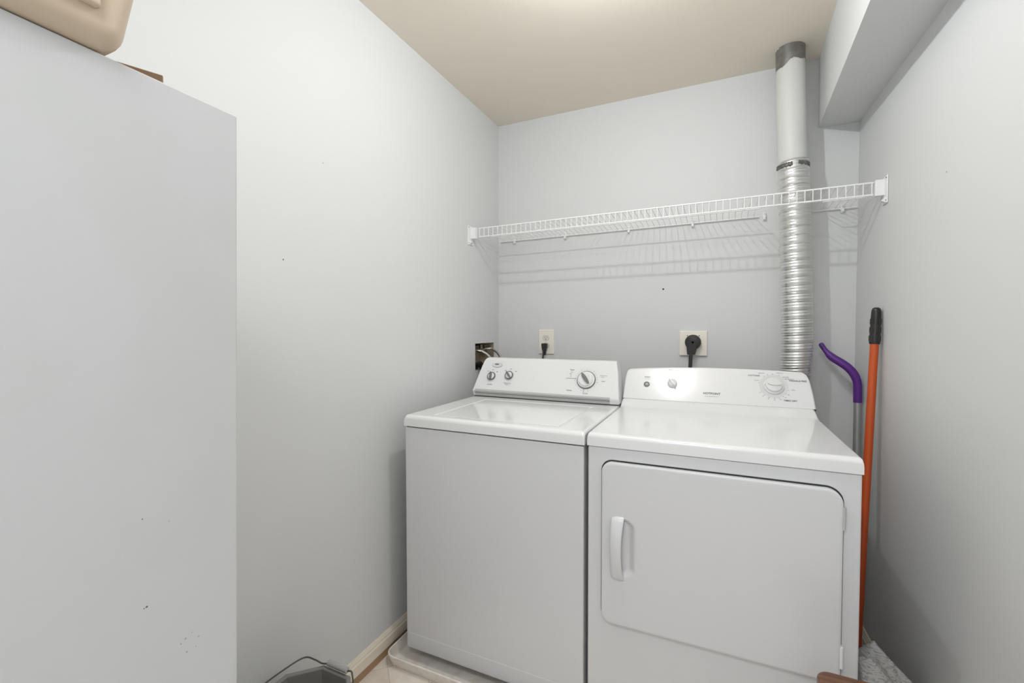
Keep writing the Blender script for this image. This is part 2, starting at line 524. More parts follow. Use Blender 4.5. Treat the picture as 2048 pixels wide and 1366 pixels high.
for x in (wx0 + 0.05, wx1 - 0.05):
    for y in (wy0 + 0.14, 1.93):
        Ff = lambda a, b, h=0, x=x, y=y: Vector((x + a, y + b, 0.056 - h))
        obj('leg', dome(bmesh.new(), Ff, [(0.008, 0), (0.008, 0.03), (0.018, 0.036), (0.020, 0.0495)]), M['dark'], t, 40)
# console
def lerp(a, b, k): return a + (b - a) * k
def washer_console():
    prof = [(1.856, 0.9345), (1.847, 0.958), (1.905, 1.066), (1.921, 1.098), (1.930, 1.1075), (1.945, 1.111), (1.975, 1.108), (1.992, 1.095), (1.992, 0.9345)]
    def lim(z):
        k = max(0, (z - 0.958) / (1.11 - 0.958))
        k2 = max(0, (z - 1.085) / 0.026)
        return (wx0 - 0.001 + 0.028 * k + 0.010 * k2 ** 2, wx1 + 0.001 - 0.022 * k - 0.008 * k2 ** 2)
    bm = bmesh.new()
    L = [bm.verts.new((lim(z)[0], y, z)) for y, z in prof]
    Rr = [bm.verts.new((lim(z)[1], y, z)) for y, z in prof]
    n = len(prof)
    bm.faces.new(L); bm.faces.new(list(reversed(Rr)))
    for i in range(n): bm.faces.new((L[i], Rr[i], Rr[(i + 1) % n], L[(i + 1) % n]))
    return bev(bm, 0.0045, 3, 20)
con = obj('console', washer_console(), M['plastic'], t, 30)
obj('console_gap', box((wx0 + 0.006, 1.860, 0.929), (wx1 - 0.006, 1.985, 0.9355)), M['dark'], t)
# plane of the console face: through (y 1.847, z .958) and (1.905, 1.066) with s = 0 at z .935
up = Vector((0, 0.074, 0.140)).normalized()
WF = face_frame(Vector((0, 1.847, 0.958)) - up * 0.0245, up)
for a, b, mm, nm in ((0.0275, 0.0385, M['strip'], 'trim_strip'),):
    bm = bmesh.new()
    plane_poly(bm, WF, [(-1.049, 0.0245), (-0.411, 0.0245), (-0.411, 0.0315), (-1.049, 0.0345)], -0.002, 0.0008)
    obj('trim_strip', bm, mm, con)
bm = bmesh.new()      # the strip goes on below the bend of the console
add_prism(bm, [(-1.047, 1.8465, 0.957), (-1.047, 1.8545, 0.9355), (-1.047, 1.858, 0.9355), (-1.047, 1.850, 0.957)], (0, 0, 0), (0.634, 0, 0))
low = obj('trim_strip', bm, M['strip'], con)
bm = bmesh.new()
add_prism(bm, [(-1.048, 1.8468, 0.9505), (-1.048, 1.8474, 0.9485), (-1.048, 1.852, 0.9485), (-1.048, 1.852, 0.9505)], (0, 0, 0), (0.636, 0, 0))
obj('trim_groove', bm, M['grip'], con)
# knobs
def selector(c, gr, ang, name='selector_knob'):
    bm = bmesh.new()
    ring_mesh(bm, WF, 0.0215, 0.0255, 0.0003, 0.0018, c)
    dome(bm, WF, [(0.0215, 0.0003), (0.0205, 0.0012)], c)
    k = obj(name, bm, M['plastic'], con, 40)
    bm = bmesh.new()
    ring_mesh(bm, WF, 0.0158, 0.0205, 0.001, 0.009, c)
    obj('knob_skirt', bm, M['grip'], k, 40)
    bm = bmesh.new()
    dome(bm, WF, [(0.0160, 0.001), (0.0160, 0.008), (0.014, 0.0095), (0.004, 0.010)], c)
    obj('knob_face', bm, M['plastic'], k, 40)
    ca, sa = math.cos(ang), math.sin(ang)
    F2 = lambda x, y, h=0: WF(c[0] + x * ca - y * sa, c[1] + x * sa + y * ca, h)
    bm = bmesh.new()
    w = gr
    plane_poly(bm, F2, [(-0.0195, 0), (-0.017, w * .55), (-0.008, w), (0.008, w), (0.017, w * .55), (0.0195, 0), (0.017, -w * .55), (0.008, -w), (-0.008, -w), (-0.017, -w * .55)], 0.008, 0.019)
    bev(bm, 0.0012, 2)
    obj('knob_grip', bm, M['grip'], k, 40)
    return k
selector((-0.977, 0.100), 0.0048, R(97))
selector((-0.887, 0.108), 0.0045, R(130))
c = (-0.521, 0.104)
bm = bmesh.new()
ring_mesh(bm, WF, 0.0375, 0.0410, 0.0003, 0.0045, c)
k = obj('cycle_dial', bm, M['grip'], con, 40)
bm = bmesh.new()
dome(bm, WF, [(0.0375, 0.0005), (0.0375, 0.006), (0.0355, 0.0075), (0.031, 0.008), (0.030, 0.015), (0.028, 0.0165), (0.01, 0.017)], c)
obj('dial_face', bm, M['plastic'], k, 30)
bm = bmesh.new()
ring_mesh(bm, WF, 0.0365, 0.0382, 0.0045, 0.0070, c)
obj('dial_rim', bm, M['chrome'], k, 40)
ca, sa = math.cos(R(128)), math.sin(R(128))
F2 = lambda x, y, h=0: WF(c[0] + x * ca - y * sa, c[1] + x * sa + y * ca, h)
bm = bmesh.new()
plane_poly(bm, F2, [(0.029 * math.cos(a), 0.0078 * math.sin(a)) for a in [2 * PI * i / 24 for i in range(24)]], 0.016, 0.026)
bev(bm, 0.0012, 2)
obj('knob_grip', bm, M['grip'], k, 40)
# emblem
bm = bmesh.new()
plane_poly(bm, WF, disc_poly(-0.960, 0.158, 0.0275, 0.0115), 0.0001, 0.0016)
em = obj('emblem', bm, M['strip'], con)
bm = bmesh.new()
plane_poly(bm, WF, disc_poly(-0.960, 0.158, 0.0255, 0.0098), 0.0016, 0.0019)
obj('emblem_field', bm, M['ring_lt'], em)
bm = bmesh.new()
plane_poly(bm, WF, disc_poly(-0.962, 0.1615, 0.012, 0.0036), 0.0019, 0.0022)
obj('emblem_swoosh', bm, M['grip'], em)
# printed lettering and dial marks
for txt, sz, x, s in (('Load Size', 0.0068, -0.979, 0.0600), ('Temperature', 0.0068, -0.889, 0.0700), ('Wash/Rinse', 0.0042, -0.889, 0.0625),
                      ('Delicate', 0.0072, -0.590, 0.0530), ('Normal', 0.0072, -0.5185, 0.0430), ('Regular', 0.0064, -0.589, 0.1490),
                      ('Permanent Press', 0.0046, -0.449, 0.127), ('Heavy', 0.0050, -0.451, 0.1200), ('Casual', 0.0062, -0.447, 0.1010),
                      ('Rinse', 0.0048, -0.588, 0.1375), ('Spin', 0.0055, -0.594, 0.1300), ('Off', 0.0045, -0.592, 0.1190), ('Soak', 0.0045, -0.609, 0.1075)):
    bm = bmesh.new()
    add_text(bm, WF, txt, sz, x, s)
    obj('lettering', bm, M['print_lt'], con)
bm = bmesh.new()
for c0, r, a0, a1, n in (((-0.521, 0.104), 0.0475, -75, 250, 26),):
    for i in range(n):
        a = R(a0 + (a1 - a0) * i / (n - 1))
        r2 = r + (0.006 if i % 5 == 0 else 0.0025)
        w = 0.0005
        dx, dy = math.cos(a), math.sin(a)
        q = [(c0[0] + r * dx - w * dy, c0[1] + r * dy + w * dx), (c0[0] + r2 * dx - w * dy, c0[1] + r2 * dy + w * dx),
             (c0[0] + r2 * dx + w * dy, c0[1] + r2 * dy - w * dx), (c0[0] + r * dx + w * dy, c0[1] + r * dy - w * dx)]
        plane_poly(bm, WF, q, 0.0002, 0.0008)
for (x, s) in ((-1.001, 0.126), (-0.977, 0.1335), (-0.953, 0.125), (-0.911, 0.133), (-0.885, 0.141), (-0.857, 0.130)):
    plane_poly(bm, WF, [(x - 0.004, s - 0.0009), (x + 0.004, s - 0.0009), (x + 0.004, s + 0.0009), (x - 0.004, s + 0.0009)], 0.0002, 0.0008)
plane_poly(bm, WF, [(-0.5275, 0.047), (-0.526, 0.047), (-0.526, 0.062), (-0.5275, 0.062)], 0.0002, 0.0009)
plane_poly(bm, WF, [(-0.606, 0.1095), (-0.566, 0.1090), (-0.566, 0.1080), (-0.606, 0.1085)], 0.0002, 0.0009)
obj('dial_marks', bm, M['print_lt'], con)
# power cord
bm = bmesh.new()
pts = smooth_path([(-0.868, 2.284, 1.142), (-0.869, 2.280, 1.112), (-0.871, 2.274, 1.07), (-0.872, 2.262, 1.0), (-0.87, 2.20, 0.85), (-0.85, 2.10, 0.72), (-0.82, 2.02, 0.66), (-0.82, 1.99, 0.65)], 8)
add_tube(bm, pts, 0.0042, 10)
pc = obj('power_cord', bm, M['black'], WM, 60)
bm = bmesh.new()
for (h0_, h1_, k_) in ((0, 0.022, 1.0),):
    pr = [(-0.0140, 0.014), (0.0140, 0.014), (0.0145, 0.004), (0.0125, -0.012), (0.0060, -0.036), (0.0048, -0.050), (-0.0048, -0.050), (-0.0060, -0.036), (-0.0125, -0.012), (-0.0145, 0.004)]
    add_prism(bm, [(-0.868 + x, 2.3085, 1.155 + z) for x, z in pr], (0, 0, 0), (0, -0.026, 0))
bev(bm, 0.003, 2, 30)
obj('plug', bm, M['black'], pc, 50)

# ================================================================== DRYER
DR = thing('clothes_dryer', 'white front-load dryer with a big hinged door, right of the washer, rounded console', 'dryer', (-0.3685, 1.3480, 0), R(0.42))
DRM = root_matrix(DR)
DW = 0.690
def dobj(name, bm, m, parent, smooth=None):
    return obj(name, bm, m, parent, smooth, local=True)
bm = bmesh.new()
dobj('cabinet', add_box(bm, (0.002, 0, 0.03), (DW - 0.002, 0.655, 0.890), 0.005, 3), M['enamel_shaded'], DR, 40)
for x in (0.05, DW - 0.05):
    for y in (0.06, 0.60):
        Ff = lambda a, b, h=0, x=x, y=y: Vector((x + a, y + b, 0.034 - h))
        dobj('leg', dome(bmesh.new(), Ff, [(0.008, 0), (0.008, 0.015), (0.018, 0.02), (0.020, 0.034)]), M['dark'], DR, 40)
dobj('reveal', box((0.006, 0.004, 0.8885), (DW - 0.006, 0.64, 0.8925)), M['grip'], DR)
def dryer_top():
    x0, x1, y0, y1 = 0.0, DW, -0.004, 0.668
    bm = bmesh.new()
    X = sorted(set([round(x0 + (x1 - x0) * i / 24, 5) for i in range(25)] + [x0 + d for d in (0.0008, 0.0025, 0.005, 0.009)] + [x1 - d for d in (0.0008, 0.0025, 0.005, 0.009)]))
    Y = sorted(set([round(y0 + (y1 - y0) * i / 40, 5) for i in range(41)] + [y0 + d for d in (0.0008, 0.0025, 0.005, 0.009, 0.014)] + [0.49 + 0.005 * i for i in range(22)]))
    def edge(d, r): return 0 if d >= r else (r - math.sqrt(max(0, r * r - (r - d) ** 2)))
    def z(x, y):
        k = min(1, max(0, (y - 0.50) / 0.075)); k = k * k * (3 - 2 * k)
        return 0.9308 + 0.026 * k - edge(min(x - x0, x1 - x), 0.009) - edge(y - y0, 0.014)
    def xx(x, y):   # the top narrows a little where it climbs to the console
        k = min(1, max(0, (y - 0.48) / 0.09)); k = k * k * (3 - 2 * k)
        return x + (-(x / DW) * 0.006 + 0.0) * k
    g = [[bm.verts.new((xx(x, y), y, z(x, y))) for y in Y] for x in X]
    for i in range(len(X) - 1):
        for j in range(len(Y) - 1):
            bm.faces.new((g[i][j], g[i + 1][j], g[i + 1][j + 1], g[i][j + 1]))
    loop = [g[i][0] for i in range(len(X))] + [g[-1][j] for j in range(1, len(Y))] + [g[i][-1] for i in range(len(X) - 2, -1, -1)] + [g[0][j] for j in range(len(Y) - 2, 0, -1)]
    low = [bm.verts.new((v.co.x, v.co.y, 0.8915)) for v in loop]
    n = len(loop)
    for i in range(n): bm.faces.new((loop[i], low[i], low[(i + 1) % n], loop[(i + 1) % n]))
    bm.faces.new(low)
    return bm
dobj('top_panel', dryer_top(), M['enamel'], DR, 35)

# door: a pressed panel with a rolled edge and the finger pocket beside the handle
dx0, dx1, dz0, dz1 = 0.048, 0.648, 0.362, 0.850
def rrect_sd(x, z, x0, x1, z0, z1, r):
    cx, cz = (x0 + x1) / 2, (z0 + z1) / 2
    qx = abs(x - cx) - (x1 - x0) / 2 + r; qz = abs(z - cz) - (z1 - z0) / 2 + r
    return math.hypot(max(qx, 0), max(qz, 0)) + min(max(qx, qz), 0) - r
def rrect_poly(x0, x1, z0, z1, r, n=8, rs=None):
    out = []
    rs = rs or [r] * 4
    for k, (cx, cz, a0, rr) in enumerate(((x1, z1, 0, rs[0]), (x0, z1, 90, rs[1]), (x0, z0, 180, rs[2]), (x1, z0, 270, rs[3]))):
        sx = -1 if cx == x1 else 1; sz = -1 if cz == z1 else 1
        for i in range(n + 1):
            a = R(a0 + 90 * i / n)
            out.append((cx + sx * rr + rr * math.cos(a), cz + sz * rr + rr * math.sin(a)))
    return out
def door_bm():
    bm = bmesh.new()
    poly = rrect_poly(dx0, dx1, dz0, dz1, 0.034, 10, [0.036, 0.030, 0.030, 0.012])
    cx, cz = (dx0 + dx1) / 2, (dz0 + dz1) / 2
    # rim profile: (inset, y)
    rings = []
    for inset, y in ((0, -0.0015), (0, -0.013), (0.0012, -0.0155), (0.004, -0.017), (0.0075, -0.0172)):
        rings.append([bm.verts.new((cx + (x - cx) * (1 - inset / (dx1 - dx0) * 2), y, cz + (z - cz) * (1 - inset / (dz1 - dz0) * 2))) for x, z in poly])
    n = len(poly)
    for a, b in zip(rings, rings[1:]):
        for i in range(n): bm.faces.new((a[i], a[(i + 1) % n], b[(i + 1) % n], b[i]))
    bm.faces.new(list(reversed(rings[0])))
    # front face with a rectangular window that holds the pocket grid
    gx0, gx1, gz0, gz1 = 0.074, 0.160, 0.488, 0.712
    N = [(gx1, gz1), (gx0, gz1), (gx0, gz0), (gx1, gz0)]
    inner = rings[-1]
    nx, nz = 46, 112
    def depth(x, z):
        # half-ellipse pocket right of the handle; vertical wall on the left
        px, pz, ax, az = 0.100, 0.600, 0.050, 0.090
        # rounded end wells
        zz = max(0, abs(z - pz) - (az - 0.032))
        e = math.hypot(max(x - px, 0) / ax, zz / 0.032) if x > px else math.hypot(max(px - x, 0) / 0.022, zz / 0.032)
        k = 1 - min(1, max(0, (e - 0.55) / 0.45))
        k = k * k * (3 - 2 * k)
        return 0.0125 * k
    g = [[bm.verts.new((gx0 + (gx1 - gx0) * i / nx, -0.0172 + depth(gx0 + (gx1 - gx0) * i / nx, gz0 + (gz1 - gz0) * j / nz), gz0 + (gz1 - gz0) * j / nz)) for j in range(nz + 1)] for i in range(nx + 1)]
    for i in range(nx):
        for j in range(nz):
            bm.faces.new((g[i][j], g[i + 1][j], g[i + 1][j + 1], g[i][j + 1]))
    # four fans between the outline and the window: corners of the outline split it in arcs
    def strip(outer, innr):
        # outer & inner run in the same direction; bridge by triangles
        i = j = 0
        while i < len(outer) - 1 or j < len(innr) - 1:
            if j == len(innr) - 1 or (i < len(outer) - 1 and i / max(1, len(outer) - 1) <= j / max(1, len(innr) - 1)):
                bm.faces.new((outer[i], outer[i + 1], innr[j])); i += 1
            else:
                bm.faces.new((outer[i], innr[j + 1], innr[j])); j += 1
    q = 11
    mid = q // 2
    def seg(a, b):
        out = []
        i = a
        while True:
            out.append(inner[i % n])
            if i % n == b % n: break
            i += 1
        return out
    top = [g[i][nz] for i in range(nx, -1, -1)]
    left = [g[0][j] for j in range(nz, -1, -1)]
    bot = [g[i][0] for i in range(nx + 1)]
    right = [g[nx][j] for j in range(nz + 1)]
    strip(seg(mid, q + mid), top); strip(seg(q + mid, 2 * q + mid), left)
    strip(seg(2 * q + mid, 3 * q + mid), bot); strip(seg(3 * q + mid, mid + n), right)
    return bm
# dark recess line around the door (rolled gap in the front panel)
bm = bmesh.new()
F0 = lambda x, z, h=0: Vector((x, -h, z))
plane_poly(bm, F0, rrect_poly(dx0 - 0.0040, dx1 + 0.0035, dz0 - 0.0015, dz1 + 0.0045, 0.036, 10, [0.04, 0.034, 0.031, 0.013]), -0.001, 0.0006)
dobj('door_gap', bm, M['dark'], DR)
door = dobj('door', door_bm(), M['enamel_shaded'], DR, 25)
# handle: a bowed strap, wide at the ends
def handle_bm():
    bm = bmesh.new()
    n = 28
    rows = []
    for i in range(n + 1):
        k = i / n
        z = 0.500 + 0.192 * k
        u = 2 * k - 1
        xl = 0.0800 + 0.0005 * u * u
        xr = 0.1165 - 0.0060 * (1 - u * u)
        lift = 0.004 + 0.021 * (1 - abs(u) ** 2.4)
        yo = -0.0172 - lift
        th = 0.0045
        if i in (0, n): yo = -0.0180
        rows.append([(xl - 0.002, yo + th + 0.001, z), (xl, yo + 0.002, z), (xl + 0.006, yo, z), ((xl + xr) / 2, yo - 0.001, z), (xr - 0.004, yo + 0.0005, z), (xr, yo + 0.003, z), (xr - 0.001, yo + th + 0.002, z), ((xl + xr) / 2, yo + th, z)])
    # round the corners at the two ends
    vs = []
    for i, r in enumerate(rows):
        u = abs(2 * i / n - 1)
        sh = 0.010 * max(0, (u - 0.90) / 0.10) ** 2
        vs.append([bm.verts.new((x + sh * (1 if j < 3 else 0), y, z)) for j, (x, y, z) in enumerate(r)])
    m = 8
    for a, b in zip(vs, vs[1:]):
        for j in range(m): bm.faces.new((a[j], a[(j + 1) % m], b[(j + 1) % m], b[j]))
    bm.faces.new(vs[0]); bm.faces.new(list(reversed(vs[-1])))
    return bm
dobj('door_handle', handle_bm(), M['enamel_shaded'], door, 50)
for z0, z1 in ((0.752, 0.808), (0.404, 0.458)):
    bm = bmesh.new()
    add_cyl(bm, (dx1 + 0.001, -0.0135, z0), (dx1 + 0.001, -0.0135, z1), 0.0042, n=14)
    add_box(bm, (dx1 + 0.001, -0.012, z0 + 0.002), (dx1 + 0.0055, -0.0005, z1 - 0.002), 0.0008, 1)
    dobj('hinge', bm, M['strip' if z0 > 0.6 else 'bracket'], DR, 40)
# console (profile in the console's own plane, s up the face)
P0 = Vector((0, 1.920, 0.957)); upD = Vector((0, 0.08, 0.13)).normalized()
DFw = face_frame(P0, upD)
inv = DRM.inverted()
ROT = Matrix.Translation((-0.03, 1.94, 0)) @ Matrix.Rotation(R(0.9), 4, 'Z') @ Matrix.Translation((0.03, -1.94, 0))
DF = lambda x, s, h=0.0: inv @ (ROT @ DFw(x, s, h))
outl = [(-0.3735, 0.0), (-0.3728, 0.050), (-0.3715, 0.094), (-0.3690, 0.118), (-0.3650, 0.1330), (-0.3540, 0.1410), (-0.300, 0.1465), (-0.190, 0.1540), (-0.050, 0.1580),
        (0.105, 0.1572), (0.20, 0.1545), (0.265, 0.1515), (0.2815, 0.1495), (0.2905, 0.1450), (0.2975, 0.137), (0.3015, 0.127), (0.3045, 0.1162), (0.3095, 0.080), (0.3125, 0.056), (0.3165, 0.0)]
bm = bmesh.new()
cxm = -0.03
lay = []
for ins, h in ((0.0, -0.045), (0.0, -0.008), (0.0018, -0.003), (0.005, -0.0005), (0.010, 0.0)):
    ring = []
    for x, s in outl:
        sx = (abs(x - cxm) - ins) / abs(x - cxm)
        base = s <= 0.0
        ring.append(bm.verts.new(DF(cxm + (x - cxm) * sx, s if base else s - ins * min(1, s / 0.12), h)))
    lay.append(ring)
for a, b in zip(lay, lay[1:]):
    for i in range(len(a)): bm.faces.new((a[i], a[(i + 1) % len(a)], b[(i + 1) % len(a)], b[i]))
bm.faces.new(lay[-1]); bm.faces.new(list(reversed(lay[0])))
dcon = dobj('console', bm, M['plastic'], DR, 30)
bm = bmesh.new()
plane_poly(bm, DF, [(-0.373, -0.0012), (0.316, -0.0012), (0.316, 0.0010), (-0.373, 0.0010)], -0.012, -0.0003)
dobj('console_gap', bm, M['grip'], DR)
# start button
c = (-0.2792, 0.0676)
bm = bmesh.new()
ring_mesh(bm, DF, 0.0070, 0.0118, 0.0002, 0.003, c); dome(bm, DF, [(0.0075, 0.0003), (0.0075, 0.002)], c)
sb = dobj('start_button', bm, M['grip'], dcon, 40)
bm = bmesh.new()
dome(bm, DF, [(0.0068, 0.001), (0.0062, 0.0042), (0.003, 0.0058), (0.001, 0.006)], c)
dobj('button_cap', bm, M['strip'], sb, 60)
# temperature knob
def dome_knob(c, r, ang, h, gw, gl, name):
    bm = bmesh.new()
    dome(bm, DF, [(r, 0.0003), (r, 0.005), (r * 0.95, 0.0065), (r * 0.84, 0.0075), (r * 0.78, h * 0.6), (r * 0.6, h * 0.72), (r * 0.2, h * 0.76)], c, 48)
    k = dobj(name, bm, M['knob'], dcon, 35)
    ca, sa = math.cos(ang), math.sin(ang)
    F2 = lambda x, y, hh=0: DF(c[0] + x * ca - y * sa, c[1] + x * sa + y * ca, hh)
    bm = bmesh.new()
    pts = [(gl * math.cos(a), gw * math.sin(a) * (0.75 + 0.25 * abs(math.sin(a)))) for a in [2 * PI * i / 28 for i in range(28)]]
    lo_ = [bm.verts.new(F2(x, y, 0.004)) for x, y in pts]
    hi = [bm.verts.new(F2(x * 0.92, y * 0.55, h)) for x, y in pts]
    for i in range(28): bm.faces.new((lo_[i], lo_[(i + 1) % 28], hi[(i + 1) % 28], hi[i]))
    bm.faces.new(hi); bm.faces.new(list(reversed(lo_)))
    bev(bm, 0.0012, 2)
    dobj('knob_grip', bm, M['knob'], k, 40)
    return k
k = dome_knob((-0.1780, 0.0765), 0.0195, R(128), 0.020, 0.008, 0.0225, 'temperature_knob')
c = (0.1856, 0.0852)
k = dome_knob(c, 0.0345, R(176), 0.024, 0.0105, 0.024, 'cycle_dial')
bm = bmesh.new()
plane_poly(bm, DF, disc_poly(c[0] - 0.0295, c[1] + 0.001, 0.0022), 0.0060, 0.0072)
dobj('pointer_mark', bm, M['print'], k)
bm = bmesh.new()
ring_mesh(bm, DF, 0.0365, 0.0485, 0.0001, 0.0004, c)
dobj('dial_ring', bm, M['ring_lt'], dcon)
# lettering
def dtext(txt, size, x, s, m='print', width=1.0):
    bm = bmesh.new()
    add_text(bm, DF, txt, size, x, s, width=width)
    dobj('lettering', bm, M[m], dcon)
dtext('HOTPOINT', 0.0122, -0.0295, 0.0400, width=1.0)
dtext('COTTONS', 0.0084, 0.1200, 0.1262)
dtext('WRINKLE FREE', 0.0084, 0.2650, 0.1095, width=1.02)
dtext('TIMED DRY', 0.0086, 0.2365, 0.0275)
bm = bmesh.new()
for i, a in enumerate((166, 128, 112, 92, 68, 50, 38, -18, -38, -55, -72, -90, -110, -130, -148)):
    a = R(a)
    plane_poly(bm, DF, disc_poly(c[0] + 0.0505 * math.cos(a), c[1] + 0.0505 * math.sin(a), 0.0011, n=10), 0.0002, 0.0008)
dobj('dial_marks', bm, M['print'], dcon)
dtext('START', 0.0078, -0.2785, 0.1010, 'print_lt')
dtext('PUSH TO START', 0.0028, -0.2785, 0.0925, 'print_lt')
dtext('TEMPERATURE', 0.0062, -0.178, 0.1385, 'print_lt')
dtext('EXTRA LARGE CAPACITY', 0.0034, -0.0295, 0.0275, 'print_lt', 1.3)
for txt, x, s in (('MORE DRY', 0.146, 0.1375), ('LESS DRY', 0.129, 0.1060), ('MORE DRY', 0.2085, 0.1400), ('LESS DRY', 0.2290, 0.1240), ('OPTIMUM DRY', 0.2400, 0.1160), ('COOL', 0.2480, 0.0715)):
    dtext(txt, 0.0042, x, s, 'print_lt')
for txt, a in (('80', -36), ('70', -52), ('60', -70), ('50', -90), ('40', -110), ('20', -130), ('10', -148)):
    dtext(txt, 0.0046, c[0] + 0.0580 * math.cos(R(a)), c[1] + 0.0575 * math.sin(R(a)), 'print_lt')
# dryer cord and plug
bm = bmesh.new()
add_tube(bm, smooth_path([(-0.125, 2.272, 1.140), (-0.127, 2.266, 1.10), (-0.128, 2.255, 1.04), (-0.128, 2.235, 0.95), (-0.12, 2.15, 0.80), (-0.10, 2.06, 0.74), (-0.10, 2.00, 0.72)], 8), 0.0082, 12)
pc = obj('power_cord', bm, M['black'], DR, 60)
bm = bmesh.new()
Fw = lambda x, z, h=0: Vector((-0.118 + x, 2.294 - h, 1.184 + z))
dome(bm, Fw, [(0.030, 0.0), (0.0355, 0.002), (0.0355, 0.018), (0.031, 0.026), (0.018, 0.029), (0.005, 0.030)])
dome_n = [(-0.030, 0.004), (0.026, 0.004), (0.010, -0.058), (-0.026, -0.058)]
lo_ = [bm.verts.new(Fw(x, z, 0.004)) for x, z in dome_n]
hi = [bm.verts.new(Fw(x * 0.85 - 0.001, z, 0.030)) for x, z in dome_n]
for i in range(4): bm.faces.new((lo_[i], lo_[(i + 1) % 4], hi[(i + 1) % 4], hi[i]))
bm.faces.new(hi); bm.faces.new(list(reversed(lo_)))
obj('plug', bm, M['black'], pc, 35)

# ================================================================== OUTLETS
t = thing('wall_outlet', 'narrow ivory outlet plate behind the washer with a slim black plug in its lower socket', 'outlet', (-0.864, YB, 1.1765), group=None)
bm = bmesh.new()
obj('cover_plate', add_box(bm, (-0.908, YB - 0.0065, 1.110), (-0.820, YB, 1.243), 0.003, 3), M['ivory'], t, 40)
Fo = lambda x, z, h=0: Vector((-0.866 + x, YB - 0.0065 - h, 1.177 + z))
for s in (0.0200, -0.0205):
    bm = bmesh.new()
    p = [(x, z + s) for x, z in disc_poly(0, 0, 0.0170, 0.0150)]
    p = [(x, max(min(z, s + 0.0130), s - 0.0130)) for x, z in p]
    plane_poly(bm, Fo, p, 0.0, 0.0016)
    rc = obj('receptacle', bm, M['ivory2'], t)
    bm = bmesh.new()
    plane_poly(bm, Fo, [(x * 1.07, (z - s) * 1.08 + s) for x, z in p], 0.0, 0.0003)
    obj('receptacle_gap', bm, M['grip'], rc)
    bm = bmesh.new()
    for x0, x1, z0, z1 in ((-0.0072, -0.0055, 0.0, 0.0085), (0.0055, 0.0072, 0.001, 0.0075)):
        plane_poly(bm, Fo, [(x0, z0 + s), (x1, z0 + s), (x1, z1 + s), (x0, z1 + s)], 0.0016, 0.0019)
    plane_poly(bm, Fo, disc_poly(0, s - 0.0065, 0.0024, n=12), 0.0016, 0.0019)
    obj('slots', bm, M['dark'], rc)
bm = bmesh.new()
dome(bm, Fo, [(0.0026, 0), (0.0024, 0.0012), (0.001, 0.0016)], (0, 0), 16)
obj('screw', bm, M['strip'], t, 40)

t = thing('wall_outlet', 'square ivory outlet plate behind the dryer with a thick round black plug', 'outlet', (-0.118, YB, 1.1775))
bm = bmesh.new()
obj('cover_plate', add_box(bm, (-0.179, YB - 0.012, 1.119), (-0.057, YB, 1.237), 0.003, 3), M['ivory'], t, 40)
Fo = lambda x, z, h=0: Vector((-0.118 + x, YB - 0.012 - h, 1.184 + z))
bm = bmesh.new()
dome(bm, Fo, [(0.0370, 0), (0.0370, 0.003), (0.034, 0.0045), (0.01, 0.0045)])
obj('receptacle', bm, M['ivory2'], t, 30)
for x in (-0.026, 0.026):
    bm = bmesh.new()
    dome(bm, Fo, [(0.0028, 0), (0.0026, 0.0010), (0.001, 0.0014)], (x, 0.030), 14)
    obj('screw', bm, M['grip'], t, 40)

# ================================================================== WASHER HOOKUP BOX AND HOSES
t = thing('washer_hookup_box', 'recessed beige water supply box with valves in the left wall behind the washer', 'utility box', (XL, (HB['y0'] + HB['y1']) / 2, HB['z0']))
y0, y1, z0, z1 = HB['y0'] + 0.001, HB['y1'] - 0.001, HB['z0'] + 0.001, HB['z1'] - 0.001
bm = bmesh.new()
d = XL - 0.085
add_box(bm, (d - 0.003, y0, z0), (d, y1, z1))
add_box(bm, (d, y0, z0), (XL - 0.001, y0 + 0.003, z1)); add_box(bm, (d, y1 - 0.003, z0), (XL - 0.001, y1, z1))
add_box(bm, (d, y0 + 0.003, z0), (XL - 0.001, y1 - 0.003, z0 + 0.003)); add_box(bm, (d, y0 + 0.003, z1 - 0.003), (XL - 0.001, y1 - 0.003, z1))
obj('box_shell', bm, M['boxin'], t)
bm = bmesh.new()
random.seed(3)
def rag_edge(a, b, n, nrm):
    a, b = Vector(a), Vector(b); nrm = Vector(nrm)
    out = []
    for i in range(n + 1):
        out.append(a + (b - a) * i / n + nrm * random.uniform(0.001, 0.005))
    return out
for a, b, nr in (((XL + 0.0006, y0, z0), (XL + 0.0006, y0, z1), (0, -1, 0)), ((XL + 0.0006, y0, z1), (XL + 0.0006, y1, z1), (0, 0, 1)), ((XL + 0.0006, y0, z0), (XL + 0.0006, y1, z0), (0, 0, -1)), ((XL + 0.0006, y1, z0), (XL + 0.0006, y1, z1), (0, 1, 0))):
    pts = rag_edge(a, b, 14, nr)
    A, B = Vector(a), Vector(b); n_ = Vector(nr)
    for i in range(14):
        q0 = A + (B - A) * i / 14 - n_ * 0.002; q1 = A + (B - A) * (i + 1) / 14 - n_ * 0.002
        add_prism(bm, [q0, q1, pts[i + 1], pts[i]], (0, 0, 0), (0.001, 0, 0))
obj('ragged_edge', bm, M['rimw'], t)
for yv in (2.095, 2.195):
    bm = bmesh.new()
    add_cyl(bm, (d + 0.002, yv, z1 - 0.022), (d + 0.045, yv, z1 - 0.022), 0.011, n=16)
    add_cyl(bm, (d + 0.040, yv, z1 - 0.012), (d + 0.040, yv, z1 - 0.040), 0.013, 0.013, n=6)
    add_box(bm, (d + 0.045, yv - 0.004, z1 - 0.026), (d + 0.062, yv + 0.004, z1 - 0.014), 0.002, 1)
    add_cyl(bm, (d + 0.062, yv - 0.020, z1 - 0.020), (d + 0.062, yv + 0.020, z1 - 0.020), 0.005, n=10)
    obj('valve', bm, M['brass'], t, 35)
